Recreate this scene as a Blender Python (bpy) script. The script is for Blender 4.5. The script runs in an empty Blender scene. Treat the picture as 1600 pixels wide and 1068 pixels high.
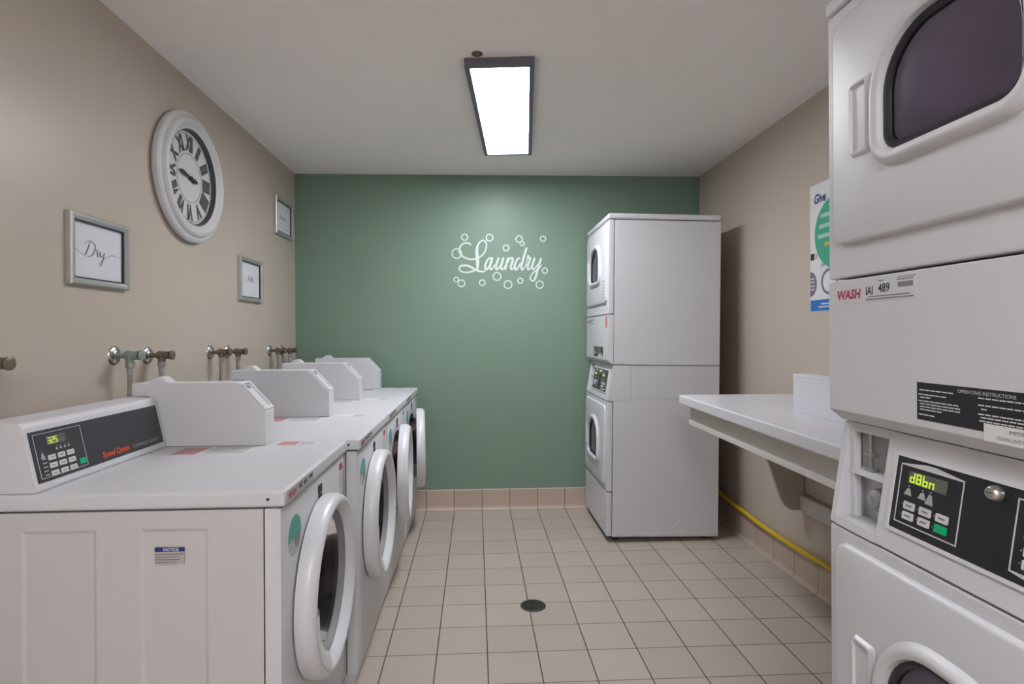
import bpy, bmesh, math, random
from mathutils import Vector, Matrix
random.seed(7)
PI = math.pi
S = bpy.context.scene
COL = S.collection

# ------------------------------------------------------------------ camera
FPX, YAW, ROLL, CX, CY, CAMH = 871.45, .0451, .0055, 782.8, 522.46, 1.2807
cam = bpy.data.cameras.new('camera')
cam.sensor_fit = 'HORIZONTAL'; cam.sensor_width = 36.0
cam.lens = FPX * 36.0 / 1600.0
cam.shift_x = (800 - CX) / 1600.0
cam.shift_y = (CY - 534) / 1600.0
cam.clip_start = .02
camo = bpy.data.objects.new('camera', cam); COL.objects.link(camo)
fw = Vector((math.sin(YAW), math.cos(YAW), 0)); r0 = Vector((math.cos(YAW), -math.sin(YAW), 0)); u0 = Vector((0, 0, 1))
rt = r0 * math.cos(ROLL) - u0 * math.sin(ROLL); up = u0 * math.cos(ROLL) + r0 * math.sin(ROLL)
m = Matrix((rt, up, -fw)).transposed().to_4x4(); m.translation = Vector((0, 0, CAMH))
camo.matrix_world = m
S.camera = camo

# ------------------------------------------------------------------ world, exposure, light levels
wd = bpy.data.worlds.new('world'); S.world = wd; wd.use_nodes = True
wd.node_tree.nodes['Background'].inputs[0].default_value = (.9, .95, 1, 1)
wd.node_tree.nodes['Background'].inputs[1].default_value = .05
S.view_settings.view_transform = 'Standard'; S.view_settings.look = 'None'
S.view_settings.gamma = 1.0; S.view_settings.use_curve_mapping = False
S.view_settings.exposure = 0.06
PANEL_MAIN, FILL_GLOW = 36.0, 19.5          # radiance of the ceiling panel and of the added box behind the viewer
PANEL_COL = (.985, 1.0, 1.07)

# ------------------------------------------------------------------ room measures
D, XL, XR, ZC, YB = 4.10, -1.304, 1.676, 2.453, -2.0

# ------------------------------------------------------------------ materials
MATS = {}
def mat(name, col, rough=.5, metal=0, spec=.5, coat=0, emit=None, estr=0, noise=0, nscale=30, bump=0, bscale=200):
    if name in MATS: return MATS[name]
    M = bpy.data.materials.new(name); M.use_nodes = True
    nt = M.node_tree; b = nt.nodes['Principled BSDF']
    b.inputs['Base Color'].default_value = (*col, 1); b.inputs['Roughness'].default_value = rough
    b.inputs['Metallic'].default_value = metal; b.inputs['Specular IOR Level'].default_value = spec
    b.inputs['Coat Weight'].default_value = coat; b.inputs['Coat Roughness'].default_value = .15
    if emit:
        b.inputs['Emission Color'].default_value = (*emit, 1); b.inputs['Emission Strength'].default_value = estr
    if noise or bump:
        tc = nt.nodes.new('ShaderNodeTexCoord')
    if noise:
        n = nt.nodes.new('ShaderNodeTexNoise'); n.inputs['Scale'].default_value = nscale; n.inputs['Detail'].default_value = 4
        nt.links.new(tc.outputs['Object'], n.inputs['Vector'])
        mx = nt.nodes.new('ShaderNodeMix'); mx.data_type = 'RGBA'
        mx.inputs['A'].default_value = (*[c * (1 - noise) for c in col], 1)
        mx.inputs['B'].default_value = (*[min(1, c * (1 + noise)) for c in col], 1)
        nt.links.new(n.outputs['Fac'], mx.inputs['Factor']); nt.links.new(mx.outputs['Result'], b.inputs['Base Color'])
    if bump:
        n2 = nt.nodes.new('ShaderNodeTexNoise'); n2.inputs['Scale'].default_value = bscale; n2.inputs['Detail'].default_value = 3
        nt.links.new(tc.outputs['Object'], n2.inputs['Vector'])
        bp = nt.nodes.new('ShaderNodeBump'); bp.inputs['Strength'].default_value = bump; bp.inputs['Distance'].default_value = .002
        nt.links.new(n2.outputs['Fac'], bp.inputs['Height']); nt.links.new(bp.outputs['Normal'], b.inputs['Normal'])
    MATS[name] = M
    return M

TILE, TX0, TY0 = .203, -.3662, 3.2615
def tile_mat(name, axes, base, dark, light, gw=.0042):
    """square tiles on the room's grid; axes = which world axes carry grout lines"""
    M = bpy.data.materials.new(name); M.use_nodes = True
    nt = M.node_tree; N = nt.nodes; L = nt.links; b = N['Principled BSDF']
    g = N.new('ShaderNodeNewGeometry'); sp = N.new('ShaderNodeSeparateXYZ'); L.new(g.outputs['Position'], sp.inputs[0])
    def mth(op, a, bb=None):
        n = N.new('ShaderNodeMath'); n.operation = op
        for i, v in enumerate((a, bb)):
            if v is None: continue
            if isinstance(v, (int, float)): n.inputs[i].default_value = v
            else: L.new(v, n.inputs[i])
        return n.outputs[0]
    masks = {}; cells = []
    for ax, off in (('X', TX0), ('Y', TY0)):
        if ax not in axes: continue
        t = mth('DIVIDE', mth('SUBTRACT', sp.outputs[ax], off - 50 * TILE), TILE)
        fr = mth('FRACT', t); cells.append(mth('FLOOR', t))
        d = mth('MULTIPLY', mth('MINIMUM', fr, mth('SUBTRACT', 1.0, fr)), TILE)
        ss = N.new('ShaderNodeMapRange'); ss.interpolation_type = 'SMOOTHSTEP'
        L.new(d, ss.inputs['Value']); ss.inputs['From Min'].default_value = gw * .35; ss.inputs['From Max'].default_value = gw * .75
        ss.inputs['To Min'].default_value = 1; ss.inputs['To Max'].default_value = 0
        masks[ax] = ss.outputs['Result']
    cv = N.new('ShaderNodeCombineXYZ')
    for i, c in enumerate(cells): L.new(c, cv.inputs[i])
    wn = N.new('ShaderNodeTexWhiteNoise'); wn.noise_dimensions = '3D'; L.new(cv.outputs[0], wn.inputs['Vector'])
    ns = N.new('ShaderNodeTexNoise'); ns.inputs['Scale'].default_value = 9; ns.inputs['Detail'].default_value = 5
    L.new(g.outputs['Position'], ns.inputs['Vector'])
    f = mth('ADD', mth('MULTIPLY', wn.outputs['Value'], .6), mth('MULTIPLY', ns.outputs['Fac'], .4))
    mx = N.new('ShaderNodeMix'); mx.data_type = 'RGBA'
    mx.inputs['A'].default_value = (*[c * .93 for c in base], 1); mx.inputs['B'].default_value = (*[c * 1.07 for c in base], 1)
    L.new(f, mx.inputs['Factor']); out = mx.outputs['Result']
    for ax, col in (('Y', light), ('X', dark)):
        if ax not in masks: continue
        m2 = N.new('ShaderNodeMix'); m2.data_type = 'RGBA'; L.new(masks[ax], m2.inputs['Factor'])
        L.new(out, m2.inputs['A']); m2.inputs['B'].default_value = (*col, 1); out = m2.outputs['Result']
    L.new(out, b.inputs['Base Color'])
    h = None
    for v in masks.values(): h = v if h is None else mth('MAXIMUM', h, v)
    bp = N.new('ShaderNodeBump'); bp.inputs['Strength'].default_value = .5; bp.inputs['Distance'].default_value = .002; bp.invert = True
    L.new(h, bp.inputs['Height']); L.new(bp.outputs['Normal'], b.inputs['Normal'])
    b.inputs['Roughness'].default_value = .45; b.inputs['Specular IOR Level'].default_value = .4
    return M

def glass_mat(name, tint, gloss=.08, rough=.05):
    M = bpy.data.materials.new(name); M.use_nodes = True
    nt = M.node_tree; N = nt.nodes; L = nt.links; N.remove(N['Principled BSDF'])
    tr = N.new('ShaderNodeBsdfTransparent'); tr.inputs[0].default_value = (*tint, 1)
    gl = N.new('ShaderNodeBsdfGlossy'); gl.inputs['Roughness'].default_value = rough; gl.inputs['Color'].default_value = (.95, .95, 1, 1)
    fr = N.new('ShaderNodeFresnel'); fr.inputs['IOR'].default_value = 1.45
    mx = N.new('ShaderNodeMixShader'); L.new(fr.outputs[0], mx.inputs[0]); L.new(tr.outputs[0], mx.inputs[1]); L.new(gl.outputs[0], mx.inputs[2])
    L.new(mx.outputs[0], N['Material Output'].inputs['Surface'])
    return M

WHITE = mat('white_enamel', (.60, .605, .625), .42, spec=.45, noise=.012, nscale=3)
WHITE2 = mat('white_plastic', (.64, .645, .67), .3, spec=.5, noise=.01, nscale=4)
CREAM = mat('cream_enamel', (.545, .54, .535), .35, noise=.015, nscale=3)
SEAM = mat('seam_shadow_dark', (.05, .05, .05), .7)
BLACK = mat('black_plastic', (.016, .016, .02), .35)
PANELB = mat('charcoal_overlay', (.035, .036, .045), .28)
DRYPAN = mat('black_overlay', (.012, .012, .015), .3)
SILVER = mat('silver_print', (.55, .54, .55), .4)
INKW = mat('white_print', (.62, .62, .62), .5)
INKG = mat('grey_print', (.2, .2, .2), .6)
INKG2 = mat('pale_grey_print', (.38, .38, .38), .6)
INKB = mat('black_print', (.02, .02, .025), .6)
INKR = mat('red_print', (.42, .03, .07), .5)
PINK = mat('pale_red_print', (.5, .25, .26), .5)
ORANGE = mat('orange_print', (.72, .07, .02), .5)
TEAL = mat('teal_print', (.06, .33, .28), .5)
NAVY = mat('navy_print', (.012, .03, .2), .5)
BLUE = mat('blue_print', (.02, .15, .48), .5)
GREENK = mat('green_key', (.0, .42, .17), .35)
KEYW = mat('white_key', (.6, .6, .6), .4)
LCDB = mat('display_window', (.12, .12, .10), .2)
LCDG = mat('display_glow', (.2, .25, .02), .4, emit=(.55, .8, .05), estr=.75)
STICK = mat('white_sticker', (.68, .68, .68), .5)
GREYST = mat('clear_grey_sticker', (.42, .41, .40), .45)
CHROME = mat('worn_chrome', (.55, .54, .52), .28, metal=1, noise=.25, nscale=60)
BRASS = mat('tarnished_brass', (.20, .165, .12), .45, metal=.7, noise=.35, nscale=70)
VERDI = mat('corroded_green_brass', (.22, .30, .25), .6, metal=.35, noise=.45, nscale=45)
HOSEG = mat('grey_braided_hose', (.30, .28, .25), .5, noise=.3, nscale=150)
STEEL = mat('dark_drum_steel', (.16, .15, .155), .35, metal=.8, noise=.2, nscale=20)
GASKET = mat('grey_rubber', (.22, .22, .225), .55)
DRUMD = mat('dark_tumbler', (.34, .305, .43), .5, noise=.3, nscale=7)
GLASS = glass_mat('door_glass', (.24, .21, .21))
GLASSD = glass_mat('dryer_glass', (.86, .84, .90), rough=.2)
GREYMET = mat('galvanised_grey', (.34, .35, .34), .5, metal=.2)
WALLB = mat('beige_paint', (.495, .43, .36), .34, spec=.4, noise=.02, nscale=2.5, bump=.10, bscale=60)
WALLG = mat('green_paint', (.182, .268, .205), .42, spec=.3, noise=.03, nscale=3, bump=.10, bscale=60)
CEIL = mat('ceiling_paint', (.89, .855, .83), .8, spec=.2, noise=.015, nscale=3, bump=.15, bscale=120)
FRAME = mat('silver_frame', (.44, .45, .43), .35, metal=.5, noise=.1, nscale=25)
PAPER = mat('white_paper', (.63, .65, .68), .55)
CLOCKW = mat('white_washed_wood', (.56, .565, .57), .5, noise=.06, nscale=14)
DIAL = mat('clock_dial', (.58, .60, .59), .5)
CHAR = mat('charcoal_paint', (.075, .075, .08), .5)
LAMPF = mat('dark_grey_lamp_frame', (.12, .115, .15), .45)
LAM = mat('white_laminate', (.61, .605, .63), .3, noise=.01, nscale=5)
PAINTW = mat('off_white_paint', (.56, .54, .51), .5, noise=.02, nscale=6)
YEL = mat('yellow_hose', (.62, .43, .02), .4)
VINYL = mat('white_vinyl', (.58, .66, .62), .5)
DRAIN = mat('dark_drain_iron', (.06, .055, .045), .5, metal=.5, noise=.4, nscale=60)
RUST = mat('rust_brown', (.16, .09, .06), .8, noise=.3, nscale=80)
CARD = mat('white_card', (.64, .64, .68), .5)
PURP = mat('grey_purple_print', (.17, .15, .22), .5)
YELP = mat('yellow_print', (.5, .42, .08), .5)
PANEL = mat('lamp_diffuser', (.8, .8, .8), .5, emit=PANEL_COL, estr=PANEL_MAIN)
FILLBOX = mat('added_fill_glow', (.8, .8, .8), .5, emit=PANEL_COL, estr=FILL_GLOW)

# ------------------------------------------------------------------ mesh helpers
class Plane:
    """a flat working plane: u along the reading direction, v up, n outwards"""
    def __init__(s, o, u, v):
        s.o = Vector(o); s.u = Vector(u).normalized(); s.v = Vector(v).normalized(); s.n = s.u.cross(s.v)
    def p(s, u, v, w=0): return s.o + s.u * u + s.v * v + s.n * w

def catmull(pts, k=6):
    out = []
    P = [pts[0]] + list(pts) + [pts[-1]]
    for i in range(1, len(P) - 2):
        a, b, c, d = P[i - 1], P[i], P[i + 1], P[i + 2]
        for j in range(k):
            t = j / k
            out.append(tuple(.5 * ((2 * b[q]) + (-a[q] + c[q]) * t + (2 * a[q] - 5 * b[q] + 4 * c[q] - d[q]) * t * t + (-a[q] + 3 * b[q] - 3 * c[q] + d[q]) * t ** 3) for q in range(len(b))))
    out.append(tuple(pts[-1]))
    return out

def rr(cu, cv, w, h, rad, k=8):
    """rounded rectangle as 4*(k+1) points, counter-clockwise from the lower right corner; rad = (br, tr, tl, bl)"""
    if isinstance(rad, (int, float)): rad = (rad,) * 4
    out = []
    for i, (sx, sy) in enumerate(((1, -1), (1, 1), (-1, 1), (-1, -1))):
        r = max(.002, min(rad[i], w / 2, h / 2)); ox, oy = cu + sx * (w / 2 - r), cv + sy * (h / 2 - r)
        a0 = -PI / 2 + i * PI / 2
        for j in range(k + 1):
            a = a0 + PI / 2 * j / k
            out.append((ox + r * math.cos(a), oy + r * math.sin(a)))
    return out

class MB:
    def __init__(s): s.bm = bmesh.new(); s.bev = False
    def _in(s, t):
        me = bpy.data.meshes.new('tmp'); t.to_mesh(me); t.free(); s.bm.from_mesh(me); bpy.data.meshes.remove(me); return s
    def box(s, x0, x1, y0, y1, z0, z1, bev=0, seg=2):
        t = bmesh.new(); bmesh.ops.create_cube(t, size=1)
        for v in t.verts: v.co = ((x0 + x1) / 2 + v.co.x * (x1 - x0), (y0 + y1) / 2 + v.co.y * (y1 - y0), (z0 + z1) / 2 + v.co.z * (z1 - z0))
        if bev: s.bev = True; bmesh.ops.bevel(t, geom=t.edges[:], offset=bev, segments=seg, profile=.5, affect='EDGES', clamp_overlap=True)
        return s._in(t)
    def prism(s, pts, ax, a0, a1, bev=0, seg=2):
        f = {'x': lambda p, a: (a, p[0], p[1]), 'y': lambda p, a: (p[0], a, p[1]), 'z': lambda p, a: (p[0], p[1], a)}[ax]
        t = bmesh.new(); A = [t.verts.new(f(p, a0)) for p in pts]; B = [t.verts.new(f(p, a1)) for p in pts]
        t.faces.new(A); t.faces.new(B[::-1]); n = len(pts)
        for i in range(n): t.faces.new((A[i], B[i], B[(i + 1) % n], A[(i + 1) % n]))
        bmesh.ops.recalc_face_normals(t, faces=t.faces[:])
        if bev: s.bev = True; bmesh.ops.bevel(t, geom=t.edges[:], offset=bev, segments=seg, profile=.5, affect='EDGES', clamp_overlap=True)
        return s._in(t)
    def skin(s, loops, cap0=False, cap1=False, closed=True, wrap=False):
        t = bmesh.new(); V = [[t.verts.new(p) for p in l] for l in loops]; n = len(V[0])
        prs = list(zip(V, V[1:])) + ([(V[-1], V[0])] if wrap else [])
        for A, B in prs:
            for i in range(n if closed else n - 1):
                j = (i + 1) % n
                t.faces.new((A[i], A[j], B[j], B[i]))
        if cap0: t.faces.new(V[0][::-1])
        if cap1: t.faces.new(V[-1])
        bmesh.ops.recalc_face_normals(t, faces=t.faces[:])
        return s._in(t)
    def lathe(s, prof, c, ax='x', n=64, a0=0, a1=2 * PI, wrap=False, cap0=False, cap1=False):
        full = abs(a1 - a0 - 2 * PI) < 1e-6; N = n if full else n + 1; c = Vector(c); loops = []
        for r, h in prof:
            l = []
            for i in range(N):
                a = a0 + (a1 - a0) * i / n; p, q = r * math.cos(a), r * math.sin(a)
                l.append(c + Vector({'x': (h, p, q), 'y': (p, h, q), 'z': (p, q, h)}[ax]))
            loops.append(l)
        return s.skin(loops, cap0, cap1, closed=full, wrap=wrap)
    def cyl(s, p0, p1, r, n=16, r1=None):
        p0, p1 = Vector(p0), Vector(p1); d = (p1 - p0).normalized()
        a = d.orthogonal().normalized(); b = d.cross(a); r1 = r if r1 is None else r1
        l0 = [p0 + a * r * math.cos(2 * PI * i / n) + b * r * math.sin(2 * PI * i / n) for i in range(n)]
        l1 = [p1 + a * r1 * math.cos(2 * PI * i / n) + b * r1 * math.sin(2 * PI * i / n) for i in range(n)]
        return s.skin([l0, l1], True, True)
    def tube(s, pts, r, n=12, k=6):
        pts = [Vector(p) for p in catmull([tuple(p) for p in pts], k)]; loops = []; a = None
        for i, p in enumerate(pts):
            d = (pts[min(i + 1, len(pts) - 1)] - pts[max(i - 1, 0)]).normalized()
            a = d.orthogonal().normalized() if a is None else (a - d * a.dot(d)).normalized()
            b = d.cross(a); loops.append([p + a * r * math.cos(2 * PI * j / n) + b * r * math.sin(2 * PI * j / n) for j in range(n)])
        return s.skin(loops, True, True)
    # --- work on a plane
    def plate(s, P, u0, u1, v0, v1, w0, w1, rad=0, k=4):
        if rad: l = rr((u0 + u1) / 2, (v0 + v1) / 2, u1 - u0, v1 - v0, rad, k)
        else: l = [(u0, v0), (u1, v0), (u1, v1), (u0, v1)]
        return s.poly(P, l, w0, w1)
    def poly(s, P, l, w0, w1):
        return s.skin([[P.p(*q, w0) for q in l], [P.p(*q, w1) for q in l]], True, True)
    def disc(s, P, u, v, r, w0, w1, n=32):
        return s.poly(P, [(u + r * math.cos(2 * PI * i / n), v + r * math.sin(2 * PI * i / n)) for i in range(n)], w0, w1)
    def ring(s, P, u, v, r0, r1, w0, w1, n=36):
        L = [[P.p(u + r * math.cos(2 * PI * i / n), v + r * math.sin(2 * PI * i / n), w) for i in range(n)] for r, w in ((r0, w0), (r0, w1), (r1, w1), (r1, w0))]
        return s.skin(L, wrap=True)
    def frame(s, P, lo, li, w0, w1):
        L = [[P.p(*q, w) for q in l] for l, w in ((li, w0), (li, w1), (lo, w1), (lo, w0))]
        return s.skin(L, wrap=True)
    def stroke(s, P, pts, w0, w1, smooth=True, k=6, rise=0):
        """pts (u, v, width) -> a ribbon of that width"""
        q = catmull(pts, k) if smooth else pts; A, B = [], []
        for i, p in enumerate(q):
            a, b = q[max(i - 1, 0)], q[min(i + 1, len(q) - 1)]
            du, dv = b[0] - a[0], b[1] - a[1]; L = math.hypot(du, dv) or 1e-9
            nu, nv = -dv / L * p[2] / 2, du / L * p[2] / 2
            A.append((p[0] + nu, p[1] + nv)); B.append((p[0] - nu, p[1] - nv))
        nq = len(q)
        L = [[P.p(*x, w + (rise * i / nq if w == w1 else 0)) for i, x in enumerate(ln)] for ln, w in ((A, w0), (A, w1), (B, w1), (B, w0))]
        return s.skin([[l[i] for l in L] for i in range(len(q))], True, True)
    def text(s, P, txt, u, v, size, w=.0008, align='LEFT', sx=1, shear=0, bold=0, rot=0, sy=1):
        cu = bpy.data.curves.new('t', 'FONT'); cu.body = txt; cu.size = size; cu.align_x = align; cu.shear = shear; cu.offset = bold; cu.resolution_u = 3
        o = bpy.data.objects.new('t', cu); me = bpy.data.meshes.new_from_object(o)
        t = bmesh.new(); t.from_mesh(me); ca, sa = math.cos(rot), math.sin(rot)
        for x in t.verts:
            a, b = x.co.x * sx, x.co.y * sy
            x.co = P.p(u + a * ca - b * sa, v + a * sa + b * ca, w)
        bpy.data.objects.remove(o); bpy.data.curves.remove(cu); bpy.data.meshes.remove(me)
        return s._in(t)

def obj(name, mb, m, parent=None, ang=35, loc=None):
    me = bpy.data.meshes.new(name)
    bm = mb.bm
    bm.to_mesh(me); bm.free(); me.materials.append(m)
    for p in me.polygons: p.use_smooth = True
    me.set_sharp_from_angle(angle=math.radians(ang))
    o = bpy.data.objects.new(name, me); COL.objects.link(o)
    if mb.bev:
        wn = o.modifiers.new('weighted_normals', 'WEIGHTED_NORMAL'); wn.keep_sharp = True
    if parent is not None: o.parent = parent
    if loc is not None: o.location = loc
    return o
def tag(o, label, cat, group=None):
    o['label'] = label; o['category'] = cat
    if group: o['group'] = group
    return o
def thing(name, label, cat, loc=(0, 0, 0), group=None):
    o = bpy.data.objects.new(name, None); COL.objects.link(o); o.location = loc; o.empty_display_size = .1
    return tag(o, label, cat, group)
def struct(name, mb, m):
    o = obj(name, mb, m); o['kind'] = 'structure'; return o
def copy_tree(o, parent=None, skip=()):
    c = o.copy(); COL.objects.link(c)
    if parent is not None: c.parent = parent
    for ch in list(o.children):
        if ch.name not in skip: copy_tree(ch, c, skip)
    return c

# ------------------------------------------------------------------ the room shell
T = .08
FLOOR = tile_mat('beige_floor_tiles', 'XY', (.425, .37, .312), (.075, .06, .045), (.17, .135, .11))
struct('floor', MB().box(XL - T, XR + T, YB - T, D + T, -.06, 0), FLOOR)
struct('ceiling', MB().box(XL - T, XR + T, YB - T, D + T, ZC, ZC + .06), CEIL)
struct('wall_left', MB().box(XL - T, XL, YB - T, D + T, 0, ZC), WALLB)
struct('wall_right', MB().box(XR, XR + T, YB - T, D + T, 0, ZC), WALLB)
struct('wall_back', MB().box(XL, XR, D, D + T, 0, ZC), WALLG)
struct('wall_rear', MB().box(XL, XR, YB - T, YB, 0, ZC), CEIL)
BASEB = tile_mat('pink_beige_cove_tiles_back', 'X', (.475, .375, .30), (.10, .08, .06), (.10, .08, .06), .0035)
BASER = tile_mat('pink_beige_cove_tiles_side', 'Y', (.475, .385, .315), (.10, .08, .06), (.16, .13, .10), .0035)
def cove(h=.149):   # profile (distance from wall, height)
    return [(0, 0), (.028, 0), (.028, .003), (.019, .008), (.013, .018), (.011, .03), (.011, h - .004), (.007, h), (0, h)]
struct('baseboard_back', MB().prism([(D - a, b) for a, b in cove()], 'x', XL, XR), BASEB)
struct('baseboard_right', MB().prism([(XR - a, b) for a, b in cove()], 'y', YB, D - .03), BASER)
struct('baseboard_left', MB().prism([(XL + a, b) for a, b in cove()], 'y', YB, D - .03), BASER)

# ------------------------------------------------------------------ ceiling light panel, and a glowing box added behind the viewer
def light_panel(label, cx, cy, rot, diff):
    t = thing('ceiling_light', label, 'light', (cx, cy, ZC)); t.rotation_euler.z = rot
    w, l, h, lip = .298, 1.185, .036, .022
    lo = [(-w / 2, -l / 2), (w / 2, -l / 2), (w / 2, l / 2), (-w / 2, l / 2)]
    li = [(-w / 2 + lip, -l / 2 + lip), (w / 2 - lip, -l / 2 + lip), (w / 2 - lip, l / 2 - lip), (-w / 2 + lip, l / 2 - lip)]
    P = Plane((0, 0, 0), (1, 0, 0), (0, -1, 0))     # faces down
    lo = [(a, -b) for a, b in lo]; li = [(a, -b) for a, b in li]
    obj('lamp_frame', MB().frame(P, lo, li, .0, h), LAMPF, t)
    obj('diffuser', MB().plate(P, -w / 2 + lip, w / 2 - lip, -l / 2 + lip, l / 2 - lip, .008, h - .004), diff, t)
    return t
light_panel('long dark framed light panel on the ceiling in front of the green wall', .158, 2.945, -.089, PANEL)
t = thing('added_fill_box', 'added unseen glowing box behind the viewer, brightening the ceiling and near machines', 'light', (.1, -.9, ZC))
obj('diffuser', MB().box(-.16, .16, -.65, .65, -.40, -.32, .012), FILLBOX, t)  # unseen glowing box, added to brighten the ceiling and the near machines
for y in (-.5, .5): obj('fill_box_rod', MB().cyl((0, y, -.322), (0, y, 0), .006), CHROME, t)
tag(obj('ceiling_plug', MB().lathe([(0, -.005), (.017, -.005), (.022, -.003), (.024, 0)], (.012, 2.330, ZC), 'z', 24, cap0=False), RUST),
    'small rust brown plug on the ceiling at the near end of the light panel', 'ceiling plug')

# ------------------------------------------------------------------ washing machines
WW, WD, ZT = .655, .75, .905
def make_washer():
    t = thing('washing_machine', '', 'washing machine', group='front loading washers along the left wall')
    # sheet metal body, open at the front, with two pressed recesses in each side
    bm = bmesh.new(); xs = [-WD, -.61, -.437, -.335, -.175, -.043]; zs = [.02, .12, .817, .86]
    for y in (0.0, WW):
        V = [[bm.verts.new((x, y, z)) for z in zs] for x in xs]; cells = []
        for i in range(len(xs) - 1):
            for j in range(len(zs) - 1):
                f = bm.faces.new((V[i][j], V[i + 1][j], V[i + 1][j + 1], V[i][j + 1]))
                if j == 1 and i in (1, 3): cells.append(f)
        for f in cells:
            f.normal_update(); sgn = 1 if (f.normal.y < 0) == (y == 0) else -1
            bmesh.ops.inset_individual(bm, faces=[f], thickness=.012, depth=-.0035 * sgn)
    for q in (((-WD, 0, .02), (-WD, WW, .02), (-WD, WW, .86), (-WD, 0, .86)), ((-WD, 0, .02), (-.043, 0, .02), (-.043, WW, .02), (-WD, WW, .02)), ((-WD, 0, .86), (-.043, 0, .86), (-.043, WW, .86), (-WD, WW, .86))):
        bm.faces.new([bm.verts.new(p) for p in q])
    b = MB(); b.bm = bm
    body = obj('body', b, CREAM, t, ang=8)
    # front panel wrapping round the corners, with the round opening
    cy, cz, R = WW / 2, .54, .226
    def lp(x, ins, rad): return [(x, a, c) for a, c in rr(cy, (.05 + .86) / 2, WW - 2 * ins, .81 - 2 * ins, rad)]
    def ci(x, r): return [(x, a, c) for a, c in rr(cy, cz, 2 * r, 2 * r, r)]
    obj('front_panel', MB().skin([lp(-.04, 0, .001), lp(-.01, 0, .002), lp(-.003, .003, .004), lp(0, .010, .006), ci(0, R), ci(-.012, R - .002), ci(-.02, R - .006)]), WHITE, t)
    obj('kick_plate', MB().box(-.05, -.012, .004, WW - .004, .012, .048, .003), CREAM, t)
    for fx in (-.09, -.68):
        for fy in (.06, WW - .06): obj('foot', MB().cyl((fx, fy, 0), (fx, fy, .022), .022), BLACK, t)
    c = (0, cy, cz)
    obj('gasket', MB().lathe([(.222, -.016), (.216, -.010), (.209, -.018), (.203, -.05), (.21, -.085), (.222, -.09)], c), GASKET, t)
    obj('drum', MB().lathe([(.21, -.088), (.245, -.1), (.25, -.38), (.1, -.41), (.0005, -.40)], c), STEEL, t)
    # door, hinged on its far side
    d = obj('door', MB().lathe([(.209, .003), (.255, .003), (.257, .018), (.256, .034), (.251, .047), (.244, .054), (.236, .057), (.229, .055), (.221, .046), (.211, .026), (.206, .016), (.207, .005)], (0, -.264, 0), wrap=True, n=80), WHITE2, t, loc=(.002, cy + .264, cz), ang=50)
    obj('door_glass', MB().lathe([(.205, .018), (.197, .006), (.186, -.03), (.16, -.06), (.1, -.075), (.0005, -.08)], (0, -.264, 0)), GLASS, d)
    obj('glass_seal', MB().lathe([(.210, .026), (.203, .027), (.197, .018), (.196, .006), (.204, .004)], (0, -.264, 0), wrap=True), GASKET, d)
    obj('door_handle', MB().lathe([(.232, .052), (.232, .0585), (.208, .055), (.188, .048), (.184, .043), (.19, .038), (.21, .040)], (0, -.264, 0), n=20, a0=PI * .99, a1=PI * 1.36, wrap=True, cap0=False), WHITE2, d)
    obj('hinge', MB().box(-.002, .03, -.012, .006, -.05, .05, .005), WHITE2, d)
    # lid with rounded edges
    tp = obj('top_panel', MB().box(-WD - .005, .010, -.006, WW + .002, .864, ZT, .009, 3), WHITE, t)
    obj('screw', MB().disc(Plane((-.03, -.006, .885), (1, 0, 0), (0, 0, 1)), 0, 0, .004, 0, .001, 12), INKB, tp)
    # console with the sloping control panel
    co = obj('console', MB().prism([(-.578, ZT), (-.576, .914), (-.609, 1.064), (-.618, 1.074), (-.70, 1.078), (-.735, 1.066), (-.742, 1.04), (-.742, ZT)], 'y', .002, .561, .004), WHITE, t)
    P = Plane((-.576 + .00198, 0, .905), (0, 1, 0), (-.033, 0, .15))
    pa = obj('control_panel', MB().plate(P, .012, .548, .022, .148, -.004, .0016), PANELB, co)
    w = .0022
    b = MB().frame(P, rr(.104, .085, .163, .11, .002), rr(.104, .085, .1605, .1075, .002), .001, w)
    obj('panel_border', b, SILVER, pa)
    obj('display', MB().plate(P, .062, .126, .107, .130, .001, w), LCDB, pa)
    b = MB()
    def seg7(b, P, u, v, h, on, w, wd=.58, th=.13):
        W = h * wd; t2 = h * th
        g = {'a': (0, h - t2, W, h), 'd': (0, 0, W, t2), 'g': (0, h / 2 - t2 / 2, W, h / 2 + t2 / 2), 'f': (0, h / 2, t2, h), 'b': (W - t2, h / 2, W, h), 'e': (0, 0, t2, h / 2), 'c': (W - t2, 0, W, h / 2)}
        for k in on: q = g[k]; b.plate(P, u + q[0], u + q[2], v + q[1], v + q[3], w, w + .0005)
    globals()['seg7'] = seg7
    for i, on in enumerate(('abgcd', 'abged', 'afgcd')): seg7(b, P, .066 + i * .0115, .1105, .016, on, w, .56)
    obj('display_digits', b, LCDG, pa)
    for r in range(3):
        for cc in range(3):
            kk = obj('key', MB().plate(P, .056 + cc * .032, .080 + cc * .032, .070 - r * .020, .083 - r * .020, .001, .0032, .002), KEYW, pa)
            obj('key_print', MB().plate(P, .061 + cc * .032, .075 + cc * .032, .0755 - r * .020, .0775 - r * .020, .0030, .0035), INKG, kk)
    obj('start_key', MB().plate(P, .158, .180, .037, .052, .001, .0032, .002), GREENK, pa)['label'] = 'green start key'
    b = MB()
    for u in (.09, .104, .118, .132):
        b.disc(P, u, .1005, .0012, .001, w, 8); b.plate(P, u - .003, u + .003, .092, .0975, .001, w)
    b.poly(P, [(.034, .079), (.048, .079), (.041, .095)], .001, w)
    for v in (.075, .065, .055, .045, .035): b.plate(P, .036, .050, v, v + .003, .001, w)
    obj('panel_marks', b, INKG2, pa)
    obj('brand_print', MB().text(P, 'Speed Queen', .245, .0335, .0235, w, sx=.95, shear=.25, bold=.0006), ORANGE, pa)
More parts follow.
